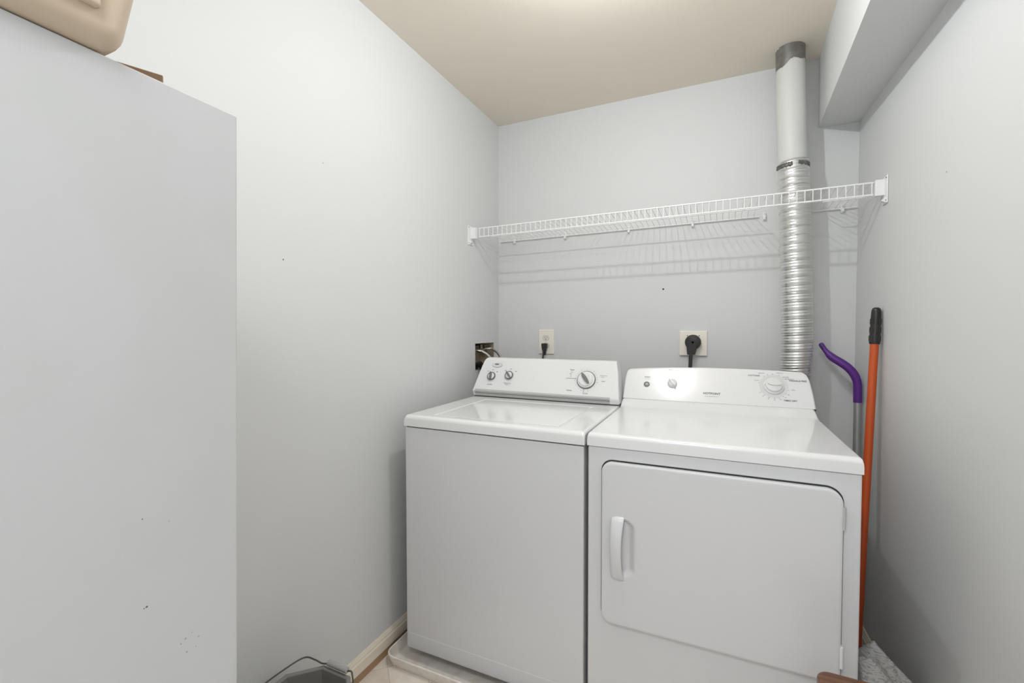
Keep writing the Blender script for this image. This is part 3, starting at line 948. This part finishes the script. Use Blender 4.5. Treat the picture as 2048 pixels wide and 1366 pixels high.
# braided hoses come out of the box and drop behind the washer
hose = [((-1.200, 2.095, 1.128), (-1.178, 2.098, 1.134), (-1.150, 2.108, 1.1275), (-1.120, 2.120, 1.105), (-1.098, 2.13, 1.07), (-1.07, 2.13, 0.98), (-1.05, 2.11, 0.86), (-1.02, 2.05, 0.80), (-1.00, 2.012, 0.79)),
        ((-1.202, 2.195, 1.128), (-1.178, 2.205, 1.140), (-1.150, 2.215, 1.138), (-1.105, 2.205, 1.115), (-1.070, 2.18, 1.075), (-1.03, 2.16, 0.98), (-0.99, 2.13, 0.87), (-0.96, 2.06, 0.80), (-0.95, 2.012, 0.79))]
for hi_, hp in enumerate(hose):
    bm = bmesh.new()
    pts = smooth_path(hp, 10)
    add_tube(bm, pts, [0.0075 + 0.0006 * math.sin(i * 1.7) for i in range(len(pts))], 12)
    h = tag(obj('water_hose', bm, M['braid'], smooth=60), ('braided steel water hose at the left valve of the recessed box' if hi_ == 0 else 'braided steel water hose arching nearest the room corner'), 'hose')
    bm = bmesh.new()
    add_cyl(bm, hp[1], Vector(hp[1]) + (Vector(hp[2]) - Vector(hp[1])).normalized() * 0.024, 0.0105, n=12)
    obj('hose_collar', bm, M['chrome'], h, 40)
bm = bmesh.new()
pts = smooth_path([(-1.205, 2.135, 1.036), (-1.180, 2.105, 1.060), (-1.150, 2.085, 1.060), (-1.122, 2.075, 1.02), (-1.10, 2.07, 0.92), (-1.08, 2.06, 0.60), (-1.05, 2.03, 0.40), (-1.0, 2.014, 0.36)], 22)
add_tube(bm, pts, [0.0135 + 0.0022 * (1 if i % 2 else -1) for i in range(len(pts))], 14)
tag(obj('drain_hose', bm, M['black'], smooth=20), 'black corrugated drain hose in the bottom of the recessed supply box', 'hose')

# ================================================================== WIRE SHELF
SH = thing('wire_shelf', 'white wire closet shelf running wall to wall above the washer and dryer', 'shelf', (-0.32, YB, 1.75))
shY, xa, xb = 2.008, -1.112, 0.488
def shz(x): return lerp(1.7535, 1.7655, (x + 1.136) / 1.627)   # front top rail climbs a little to the right
def bkz(x): return lerp(1.7400, 1.7505, (x + 1.145) / 1.66)
n0, n1 = 0.150, 0.352        # cut-out for the duct
def rod(name, p0, p1, r, nn=10):
    return obj(name, add_cyl(bmesh.new(), p0, p1, r, n=nn), M['wire'], SH, 60)
rod('front_rail', (xa, shY, shz(xa)), (xb, shY, shz(xb)), 0.0034)
rod('front_rail', (xa, shY, shz(xa) - 0.0425), (xb, shY, shz(xb) - 0.0425), 0.0034)
for (a, b) in ((-1.135, n0), (n1, 0.505)):
    rod('back_rail', (a, YB - 0.009, bkz(a)), (b, YB - 0.009, bkz(b)), 0.0032)
    rod('middle_rail', (a + 0.01, 2.165, (bkz(a) + shz(a)) / 2 - 0.0045), (b - 0.005, 2.165, (bkz(b) + shz(b)) / 2 - 0.0045), 0.0030)
bm = bmesh.new()
nW = 64
for i in range(nW):
    x = xa + 0.006 + (xb - xa - 0.012) * i / (nW - 1)
    yb = YB - 0.006
    zf = shz(x) + 0.0035
    zb = bkz(x) + 0.0035
    if n0 + 0.002 < x < n1 - 0.002:
        k = (2.090 - shY) / (YB - shY)
        yb, zb = 2.090, lerp(zf, zb, k)
    add_tube(bm, [(x, yb, zb), (x, shY + 0.004, zf), (x, shY - 0.003, zf - 0.002), (x, shY - 0.0042, zf - 0.008), (x, shY - 0.0042, zf - 0.050)], [0.0012, 0.0012, 0.0014, 0.0016, 0.0016], 6)
obj('cross_wires', bm, M['wire'], SH, 50)
def end_bracket(xw, sgn):
    """xw wall face, sgn +1 opens to the right"""
    bm = bmesh.new()
    zt = shz(xw)
    a, b = sorted((xw, xw + sgn * 0.004))
    add_box(bm, (a, shY - 0.040, zt - 0.082), (b, shY + 0.012, zt + 0.014), 0.0015, 1)
    a, b = sorted((xw + sgn * 0.0005, xw + sgn * 0.030))
    add_box(bm, (a, shY - 0.012, zt - 0.050), (b, shY + 0.012, zt + 0.006), 0.002, 2)
    # small gusset below
    add_prism(bm, [(xw + sgn * 0.004, shY - 0.030, zt - 0.080), (xw + sgn * 0.018, shY - 0.030, zt - 0.072), (xw + sgn * 0.004, shY - 0.030, zt - 0.060)], (0, 0, 0), (0, 0.02, 0))
    k = obj('end_bracket', bm, M['bracket'], SH, 30)
    for dz in (0.006, -0.072):
        obj('screw', add_cyl(bmesh.new(), (xw + sgn * 0.004, shY - 0.030, zt + dz), (xw + sgn * 0.0052, shY - 0.030, zt + dz), 0.0022, n=10), M['dark'], k)
end_bracket(XL, 1)
end_bracket(XR(2.0), -1)
for x in (-1.051, -0.756, -0.424, -0.126, 0.170, 0.456):
    bm = bmesh.new()
    z = bkz(x)
    add_box(bm, (x - 0.0055, YB - 0.012, z - 0.018), (x + 0.0055, YB, z + 0.016), 0.002, 2)
    add_cyl(bm, (x - 0.0065, YB - 0.010, z - 0.001), (x + 0.0065, YB - 0.010, z - 0.001), 0.0062, n=12)
    add_box(bm, (x - 0.005, YB - 0.018, z - 0.016), (x + 0.006, YB - 0.010, z - 0.005), 0.002, 2)
    kc = obj('wall_clip', bm, M['bracket'], SH, 35)
    obj('screw', add_cyl(bmesh.new(), (x, YB - 0.0135, z + 0.010), (x, YB - 0.012, z + 0.010), 0.0022, n=10), M['strip'], kc)

# ================================================================== VENT DUCT
DU = thing('dryer_vent_duct', 'round vent duct rising from behind the dryer to the ceiling, ribbed foil below painted pipe', 'vent duct', (0.28, 2.19, 0.05))
def cx(z):
    P_ = [(2.393, 0.2465), (2.2, 0.2515), (1.93, 0.2620), (1.80, 0.2675), (1.57, 0.2770), (1.37, 0.2855), (1.16, 0.2870), (1.08, 0.2810), (0.9, 0.276), (0.05, 0.276)]
    for (za, a), (zb_, b) in zip(P_, P_[1:]):
        if z >= zb_: return lerp(a, b, (za - z) / (za - zb_))
    return P_[-1][1]
def dy(z): return 2.190 if z > 1.2 else 2.190 - 0.004 * min(1, (1.2 - z) / 0.1)
bm = bmesh.new()
add_tube(bm, [(cx(z), 2.19, z) for z in (1.905, 2.0, 2.1, 2.2, 2.3, ZC - 0.0005)], [0.0535, 0.0535, 0.053, 0.0525, 0.052, 0.0515], 48)
up_ = obj('rigid_pipe', bm, M['duct_paint'], DU, 40)
# bare galvanised collar at the ceiling with a jagged paint line
bm = bmesh.new()
n = 64
topv, botv = [], []
random.seed(5)
for i in range(n):
    a = 2 * PI * i / n
    # paint line runs high in front-right, low on the left
    zz = ZC - 0.062 - 0.026 * max(0, math.cos(a - R(200))) ** 2 - 0.004 * math.sin(5 * a) + random.uniform(-0.0022, 0.0022)
    r = 0.0527
    topv.append(bm.verts.new((cx(ZC) + r * math.cos(a), 2.19 + r * math.sin(a), ZC - 0.0006)))
    botv.append(bm.verts.new((cx(zz) + r * math.cos(a), 2.19 + r * math.sin(a), zz)))
for i in range(n): bm.faces.new((topv[i], topv[(i + 1) % n], botv[(i + 1) % n], botv[i]))
obj('bare_collar', bm, M['galv'], DU, 60)
bm = bmesh.new()
for i in range(5):
    a = R(150 + i * 14)
    p = Vector((cx(ZC) + 0.053 * math.cos(a), 2.19 - abs(0.053 * math.sin(a)), ZC - 0.002))
    add_tube(bm, [p, p + Vector((0.006, -0.003, -0.001)), p + Vector((0.012, -0.004, 0))], [0.0016, 0.0026, 0.0012], 6)
obj('caulk_bead', bm, M['rimw'], DU, 60)
# ribbed foil hose
pts, rr = [], []
z = 1.932
i = 0
pitch = 0.0033
while z > 0.16:
    ph = (1.932 - z)
    seam = (ph % 0.0335) / 0.0335
    r = 0.0562 + 0.0007 * math.sin(2 * PI * ph / 0.0112)
    if seam < 0.09: r -= 0.0020
    elif seam < 0.18: r += 0.0012
    if ph < 0.03: r += 0.0002
    wob = 0.0012 * math.sin(ph * 9.0) + 0.0006 * math.sin(ph * 31)
    pts.append(Vector((cx(z) + wob, dy(z), z))); rr.append(r)
    z -= pitch / 1.5
# elbow into the dryer
for k in range(1, 9):
    a = R(90 * k / 8)
    pts.append(Vector((cx(0.16), 2.186 - 0.10 * (1 - math.cos(a)), 0.16 - 0.06 * math.sin(a) )))
    rr.append(0.056 + 0.001 * (k % 2))
bm = bmesh.new()
# build rings directly so they tilt a little (helical look)
n = 56
rings = []
for p, r in zip(pts[:-8], rr[:-8]):
    rings.append([bm.verts.new((p.x + r * math.cos(2 * PI * j / n), p.y + r * math.sin(2 * PI * j / n), p.z + 0.0035 * math.cos(2 * PI * j / n))) for j in range(n)])
for a, b in zip(rings, rings[1:]):
    for j in range(n): bm.faces.new((a[j], a[(j + 1) % n], b[(j + 1) % n], b[j]))
fo = obj('foil_hose', bm, M['alu'], DU, 40)
bm = bmesh.new()
add_tube(bm, [(0.276, 2.186, 0.17), (0.276, 2.182, 0.12), (0.276, 2.165, 0.08), (0.276, 2.12, 0.062), (0.276, 2.02, 0.062)], [0.0555, 0.0555, 0.0555, 0.0555, 0.0555], 40)
obj('elbow', bm, M['galv'], DU, 50)
# foil tape / clamp at the joint
bm = bmesh.new()
for (z0_, z1_, r, a0, a1) in ((1.902, 1.918, 0.0588, 185, 262), (1.905, 1.919, 0.0588, 283, 372)):
    m = 26
    va, vb = [], []
    for i in range(m + 1):
        a = R(lerp(a0, a1, i / m))
        va.append(bm.verts.new((cx(1.91) + r * math.cos(a), 2.19 + r * math.sin(a), z0_ + 0.002 * math.sin(i * 1.3))))
        vb.append(bm.verts.new((cx(1.91) + r * math.cos(a), 2.19 + r * math.sin(a), z1_ + 0.0015 * math.sin(i * 2.1))))
    for i in range(m): bm.faces.new((va[i], va[i + 1], vb[i + 1], vb[i]))
tp = obj('foil_tape', bm, M['tape'], DU, 60)
sm = tp.modifiers.new('s', 'SOLIDIFY'); sm.thickness = 0.0012

# ================================================================== POLES IN THE CORNER
PO = thing('broom_pole', 'orange metal pole with a black ribbed grip leaning in the corner right of the dryer', 'pole', (0.434, 1.90, 0))
pb, pt_ = Vector((0.434, 1.885, 0.002)), Vector((0.5015, 2.000, 1.322))
dirp = (pt_ - pb).normalized()
L = (pt_ - pb).length
bm = bmesh.new()
add_cyl(bm, pb, pb + dirp * (L - 0.09), 0.0128, n=28)
obj('pole', bm, M['orange'], PO, 50)
bm = bmesh.new()
zs = [0, 0.003, 0.010, 0.030, 0.034, 0.038, 0.060, 0.064, 0.068, 0.086, 0.10, 0.118, 0.126, 0.130]
rs = [0.0150, 0.0158, 0.0162, 0.0160, 0.0152, 0.0158, 0.0156, 0.0148, 0.0153, 0.0150, 0.0148, 0.0142, 0.0120, 0.0070]
add_tube(bm, [pb + dirp * (L - 0.130 + z) for z in zs], rs, 28)
gp = obj('grip', bm, M['blackgrip'], PO, 40)
bm = bmesh.new()
fr = frames([pb, pt_])[0]
for k, zc in enumerate((0.020, 0.050, 0.080)):
    for j in range(10):
        a = 2 * PI * (j + 0.5 * (k % 2) * 0) / 10
        off = (fr[1] * math.cos(a) + fr[2] * math.sin(a))
        r = 0.0158 - 0.006 * 0.0 - k * 0.0004
        p = pb + dirp * (L - 0.130 + zc) + off * r
        add_tube(bm, [p - dirp * 0.011, p - dirp * 0.008, p + dirp * 0.008, p + dirp * 0.011], [0.0003, 0.0016, 0.0016, 0.0003], 8)
obj('grip_ribs', bm, M['blackgrip'], gp, 60)

WA = thing('mop', 'silver mop tube with bent purple grip, left of the orange pole', 'mop', (0.492, 2.17, 0))
pts = smooth_path([(0.4955, 2.190, 0.955), (0.4950, 2.190, 1.000), (0.4930, 2.191, 1.035), (0.4830, 2.193, 1.065), (0.4640, 2.196, 1.091), (0.4400, 2.202, 1.111), (0.4140, 2.210, 1.130), (0.3980, 2.216, 1.148), (0.3860, 2.221, 1.166), (0.3740, 2.226, 1.188)], 6)
m = len(pts)
def rad_at(k):
    tab = [(0, 0.0146), (0.2, 0.0146), (0.35, 0.0158), (0.55, 0.0160), (0.70, 0.0150), (0.80, 0.0105), (0.88, 0.0092), (0.95, 0.0098), (0.985, 0.0085), (1.0, 0.004)]
    for (a, ra), (b, rb) in zip(tab, tab[1:]):
        if k <= b: return lerp(ra, rb, (k - a) / (b - a))
    return 0.004
bm = bmesh.new()
add_tube(bm, pts, [rad_at(i / (m - 1)) for i in range(m)], 24)
hd = obj('bent_grip', bm, M['purple'], WA, 60)
bm = bmesh.new()
e, e2 = pts[-3], pts[-7]
v = Vector((-0.4, -0.85, -0.2)).normalized()
add_tube(bm, [e2 + v * 0.0085, (e + e2) / 2 + v * 0.0092, e + v * 0.0090], [0.0020, 0.0042, 0.0022], 12)
obj('hang_hole', bm, M['dark'], hd, 60)
bm = bmesh.new()
add_cyl(bm, (0.4905, 2.170, 0.022), (0.4955, 2.190, 0.962), 0.0128, n=28)
obj('tube', bm, M['silver'], WA, 50)
bm = bmesh.new()
add_tube(bm, [(0.4905, 2.170, 0.0), (0.4905, 2.170, 0.006), (0.4905, 2.170, 0.03)], [0.016, 0.017, 0.0145], 20)
obj('rubber_foot', bm, M['black'], WA, 40)

# ================================================================== CLOTH IN THE GAP
def cloth_bm():
    bm = bmesh.new()
    x0, x1, y0, y1 = 0.336, 0.512, 1.34, 1.72
    nx, ny = 64, 120
    def ridge(x, y, ax, ay, bx, by, za, zb_, sx, fall):
        """height of a sloping fold whose crest runs from a to b"""
        dx_, dy_ = bx - ax, by - ay
        L2 = dx_ * dx_ + dy_ * dy_
        k = max(0, min(1, ((x - ax) * dx_ + (y - ay) * dy_) / L2))
        d = math.hypot(x - ax - dx_ * k, y - ay - dy_ * k)
        return lerp(za, zb_, k) - fall * (d / sx) ** 2 / (1 + d / sx * 0.7)
    def h(x, y):
        a = ridge(x, y, 0.4130, 1.605, 0.505, 1.545, 0.340, 0.262, 0.010, 0.012)
        a2 = ridge(x, y, 0.440, 1.560, 0.470, 1.42, 0.300, 0.17, 0.022, 0.022)
        b = ridge(x, y, 0.352, 1.520, 0.382, 1.510, 0.335, 0.345, 0.016, 0.016)
        b2 = ridge(x, y, 0.365, 1.455, 0.420, 1.41, 0.255, 0.20, 0.016, 0.02)
        c_ = ridge(x, y, 0.350, 1.42, 0.44, 1.37, 0.14, 0.12, 0.05, 0.03)
        z = max(a, a2, b, b2, c_, 0.012)
        z += 0.006 * noise.noise(Vector((x * 38, y * 38, 1.7))) + 0.003 * noise.noise(Vector((x * 110, y * 90, 4.2)))
        ex = min(x - x0, x1 - x, 0.02) / 0.02; ey = min(y - y0, y1 - y, 0.03) / 0.03
        k = max(0, min(ex, 1)) ** 0.35 * max(0, min(ey, 1)) ** 0.5
        return max(0.002, z * k)
    g = [[bm.verts.new((lerp(x0, x1, i / nx), lerp(y0, y1, j / ny), h(lerp(x0, x1, i / nx), lerp(y0, y1, j / ny)))) for j in range(ny + 1)] for i in range(nx + 1)]
    for i in range(nx):
        for j in range(ny): bm.faces.new((g[i][j], g[i + 1][j], g[i + 1][j + 1], g[i][j + 1]))
    loop = [g[i][0] for i in range(nx + 1)] + [g[-1][j] for j in range(1, ny + 1)] + [g[i][-1] for i in range(nx - 1, -1, -1)] + [g[0][j] for j in range(ny - 1, 0, -1)]
    low = [bm.verts.new((v.co.x, v.co.y, 0.0)) for v in loop]
    n = len(loop)
    for i in range(n): bm.faces.new((loop[i], low[i], low[(i + 1) % n], loop[(i + 1) % n]))
    bm.faces.new(low)
    return bm
tag(obj('cleaning_cloth', cloth_bm(), M['cloth'], smooth=60), 'crumpled grey flecked cloth heaped in the gap between dryer and right wall', 'cloth')

# ================================================================== WASHER PAN
PN = thing('drain_pan', 'shallow dirty off-white drain pan under the washer', 'pan', (-0.75, 1.65, 0))
def pan_bm():
    bm = bmesh.new()
    X0, X1, Y0, Y1 = -1.122, -0.3760, 1.286, 2.02
    def loop(ins, z, r):
        return [bm.verts.new((x, y, z)) for x, y in rrect_poly(X0 + ins, X1 - ins if ins < 0.004 else X1 - min(ins, 0.004), Y0 + ins, Y1 - ins, r, 6, [r * 0.3, r, r, r * 0.3])]
    prof = [(0.014, 0.0005, 0.030), (0.004, 0.028, 0.034), (0.003, 0.038, 0.036), (0.0, 0.040, 0.038), (0.0, 0.0445, 0.038), (0.003, 0.0460, 0.037), (0.006, 0.0445, 0.035), (0.0085, 0.030, 0.032), (0.016, 0.0065, 0.028), (0.024, 0.0050, 0.024)]
    rings = [loop(*p) for p in prof]
    n = len(rings[0])
    for a, b in zip(rings, rings[1:]):
        for i in range(n): bm.faces.new((a[i], a[(i + 1) % n], b[(i + 1) % n], b[i]))
    bm.faces.new(rings[-1]); bm.faces.new(list(reversed(rings[0])))
    return bm
obj('pan_tray', pan_bm(), M['pan'], PN, 35)

# ================================================================== BUCKET
BU = thing('mop_bucket', 'eight-sided grey plastic bucket with a wire handle at the left baseboard', 'bucket', (-0.992, 0.815, 0))
bc = Vector((-0.989, 0.816, 0))
def octo(r, z, n=8):
    return [Vector((bc.x + r * math.cos(PI / 8 + i * PI / 4), bc.y + r * math.sin(PI / 8 + i * PI / 4), z)) for i in range(n)]
bm = bmesh.new()
prof = [(0.092, 0.002), (0.120, 0.245), (0.122, 0.246), (0.131, 0.247), (0.1325, 0.250), (0.1325, 0.266), (0.131, 0.270), (0.121, 0.270), (0.1185, 0.267), (0.1165, 0.240), (0.090, 0.010)]
rings = [[bm.verts.new(p) for p in octo(r, z)] for r, z in prof]
for a, b in zip(rings, rings[1:]):
    for i in range(8): bm.faces.new((a[i], a[(i + 1) % 8], b[(i + 1) % 8], b[i]))
bm.faces.new(rings[-1]); bm.faces.new(list(reversed(rings[0])))
bev(bm, 0.003, 2, 20)
obj('bucket_body', bm, M['bucket'], BU, 30)
bm = bmesh.new()
wp = smooth_path([(-1.127, 0.770, 0.262), (-1.130, 0.800, 0.272), (-1.110, 0.870, 0.286), (-1.0905, 0.914, 0.292), (-1.062, 0.925, 0.287), (-1.040, 0.931, 0.279), (-1.020, 0.938, 0.2795)], 6)
add_tube(bm, wp, 0.0022, 8)
wp = smooth_path([(-0.952, 0.938, 0.2795), (-0.938, 0.941, 0.281), (-0.931, 0.938, 0.272), (-0.915, 0.925, 0.266), (-0.880, 0.890, 0.268), (-0.853, 0.820, 0.268), (-0.852, 0.780, 0.262)], 6)
add_tube(bm, wp, 0.0022, 8)
hb = obj('bail_handle', bm, M['wirebail'], BU, 60)
bm = bmesh.new()
add_tube(bm, [(-1.024, 0.939, 0.281), (-1.022, 0.939, 0.281), (-0.951, 0.939, 0.281), (-0.949, 0.939, 0.281)], [0.0065, 0.0085, 0.0085, 0.0065], 16)
obj('handle_grip', bm, M['bucketgrip'], hb, 50)

# ================================================================== WOODEN STOOL (only its corner shows)
ST = thing('wooden_stool', 'brown wooden stool top in front of the dryer at the lower edge', 'stool', (0.34, 1.08, 0))
bm = bmesh.new()
poly = rrect_poly(0.209, 0.490, 0.96, 1.243, 0.03, 8)
add_prism(bm, [(x, y, 0) for x, y in poly], (0, 0, 0.425), (0, 0, 0.452))
bev(bm, 0.008, 4, 40)
obj('seat', bm, M['wood'], ST, 40)
for x in (0.250, 0.460):
    for y in (0.99, 1.205):
        bm = bmesh.new()
        s = 1 if x > 0.34 else -1
        add_tube(bm, [(x + 0.01 * s, y, 0), (x, y, 0.2), (x - 0.008 * s, y, 0.426)], [0.011, 0.013, 0.015], 14)
        obj('leg', bm, M['wood'], ST, 50)
for y in (0.99, 1.205):
    obj('stretcher', add_cyl(bmesh.new(), (0.250, y, 0.16), (0.460, y, 0.16), 0.008, n=12), M['wood'], ST, 50)

# ================================================================== REFRIGERATOR AND WHAT LIES ON IT
FR = thing('refrigerator', 'tall white refrigerator side at the left edge, in front of the left wall', 'refrigerator', (-0.845, 0.03, 0))
bm = bmesh.new()
obj('cabinet', add_box(bm, (-1.138, -0.30, 0.03), (-0.550, 0.345, 1.5220), 0.0028, 2), M['fridge'], FR, 40)
bm = bmesh.new()
obj('door', add_box(bm, (-1.138, -0.355, 0.09), (-0.551, -0.306, 1.10), 0.008, 3), M['fridge'], FR, 40)
bm = bmesh.new()
fd = obj('freezer_door', add_box(bm, (-1.138, -0.355, 1.11), (-0.551, -0.306, 1.512), 0.008, 3), M['fridge'], FR, 40)
for z0, z1 in ((0.75, 1.06), (1.15, 1.38)):
    obj('door_handle', add_tube(bmesh.new(), [(-1.09, -0.355, z0), (-1.09, -0.385, z0 + 0.02), (-1.09, -0.385, z1 - 0.02), (-1.09, -0.355, z1)], 0.009, 12), M['plastic'], FR, 60)
for x in (-1.09, -0.60):
    for y in (-0.25, 0.32):
        obj('leg', add_cyl(bmesh.new(), (x, y, 0), (x, y, 0.032), 0.018, n=16), M['dark'], FR, 50)
bm = bmesh.new()
obj('kick_grille', add_box(bm, (-1.13, -0.30, 0.012), (-0.56, -0.285, 0.085), 0.002, 1), M['grip'], FR)

FR.rotation_euler = (R(-1.1), 0, 0)      # the floor is out of level: it leans back a little

TB = thing('plastic_case', 'tan plastic case with rounded edges on top of the refrigerator', 'case', (-0.60, 0.06, 1.5220))
bm = bmesh.new()
add_box(bm, (-0.672, -0.13, 1.5225), (-0.535, 0.253, 1.80), 0.022, 6)
for v in bm.verts:
    if v.co.y > 0.1: v.co.y += max(0, v.co.z - 1.524) * 0.19
obj('case_shell', bm, M['tan'], TB, 50)
bm = bmesh.new()
add_box(bm, (-0.538, -0.05, 1.5530), (-0.5285, 0.230, 1.66), 0.004, 3)
pn = obj('raised_panel', bm, M['tan'], TB, 50)
bm = bmesh.new()
add_box(bm, (-0.5305, 0.196, 1.5600), (-0.526, 0.220, 1.582), 0.002, 2)
obj('latch', bm, M['cream'], pn, 50)
TB.rotation_euler = (R(-1.1), 0, 0)

bm = bmesh.new()
B_ = Vector((-0.626, 0.332, 0)); A_ = Vector((-0.640, 0.296, 0))
u = (A_ - B_).normalized(); w_ = Vector((u.y, -u.x, 0))
if w_.x > 0: w_ = -w_
poly = [B_, B_ + u * 0.058, B_ + u * 0.058 + w_ * 0.30, B_ + w_ * 0.30]
add_prism(bm, poly, (0, 0, 1.5185), (0, 0, 1.562))
bev(bm, 0.001, 1)
CB = obj('cardboard_box', bm, M['card'], smooth=30)
tag(CB, 'small brown cardboard box lying on the refrigerator beside the tan case', 'box')
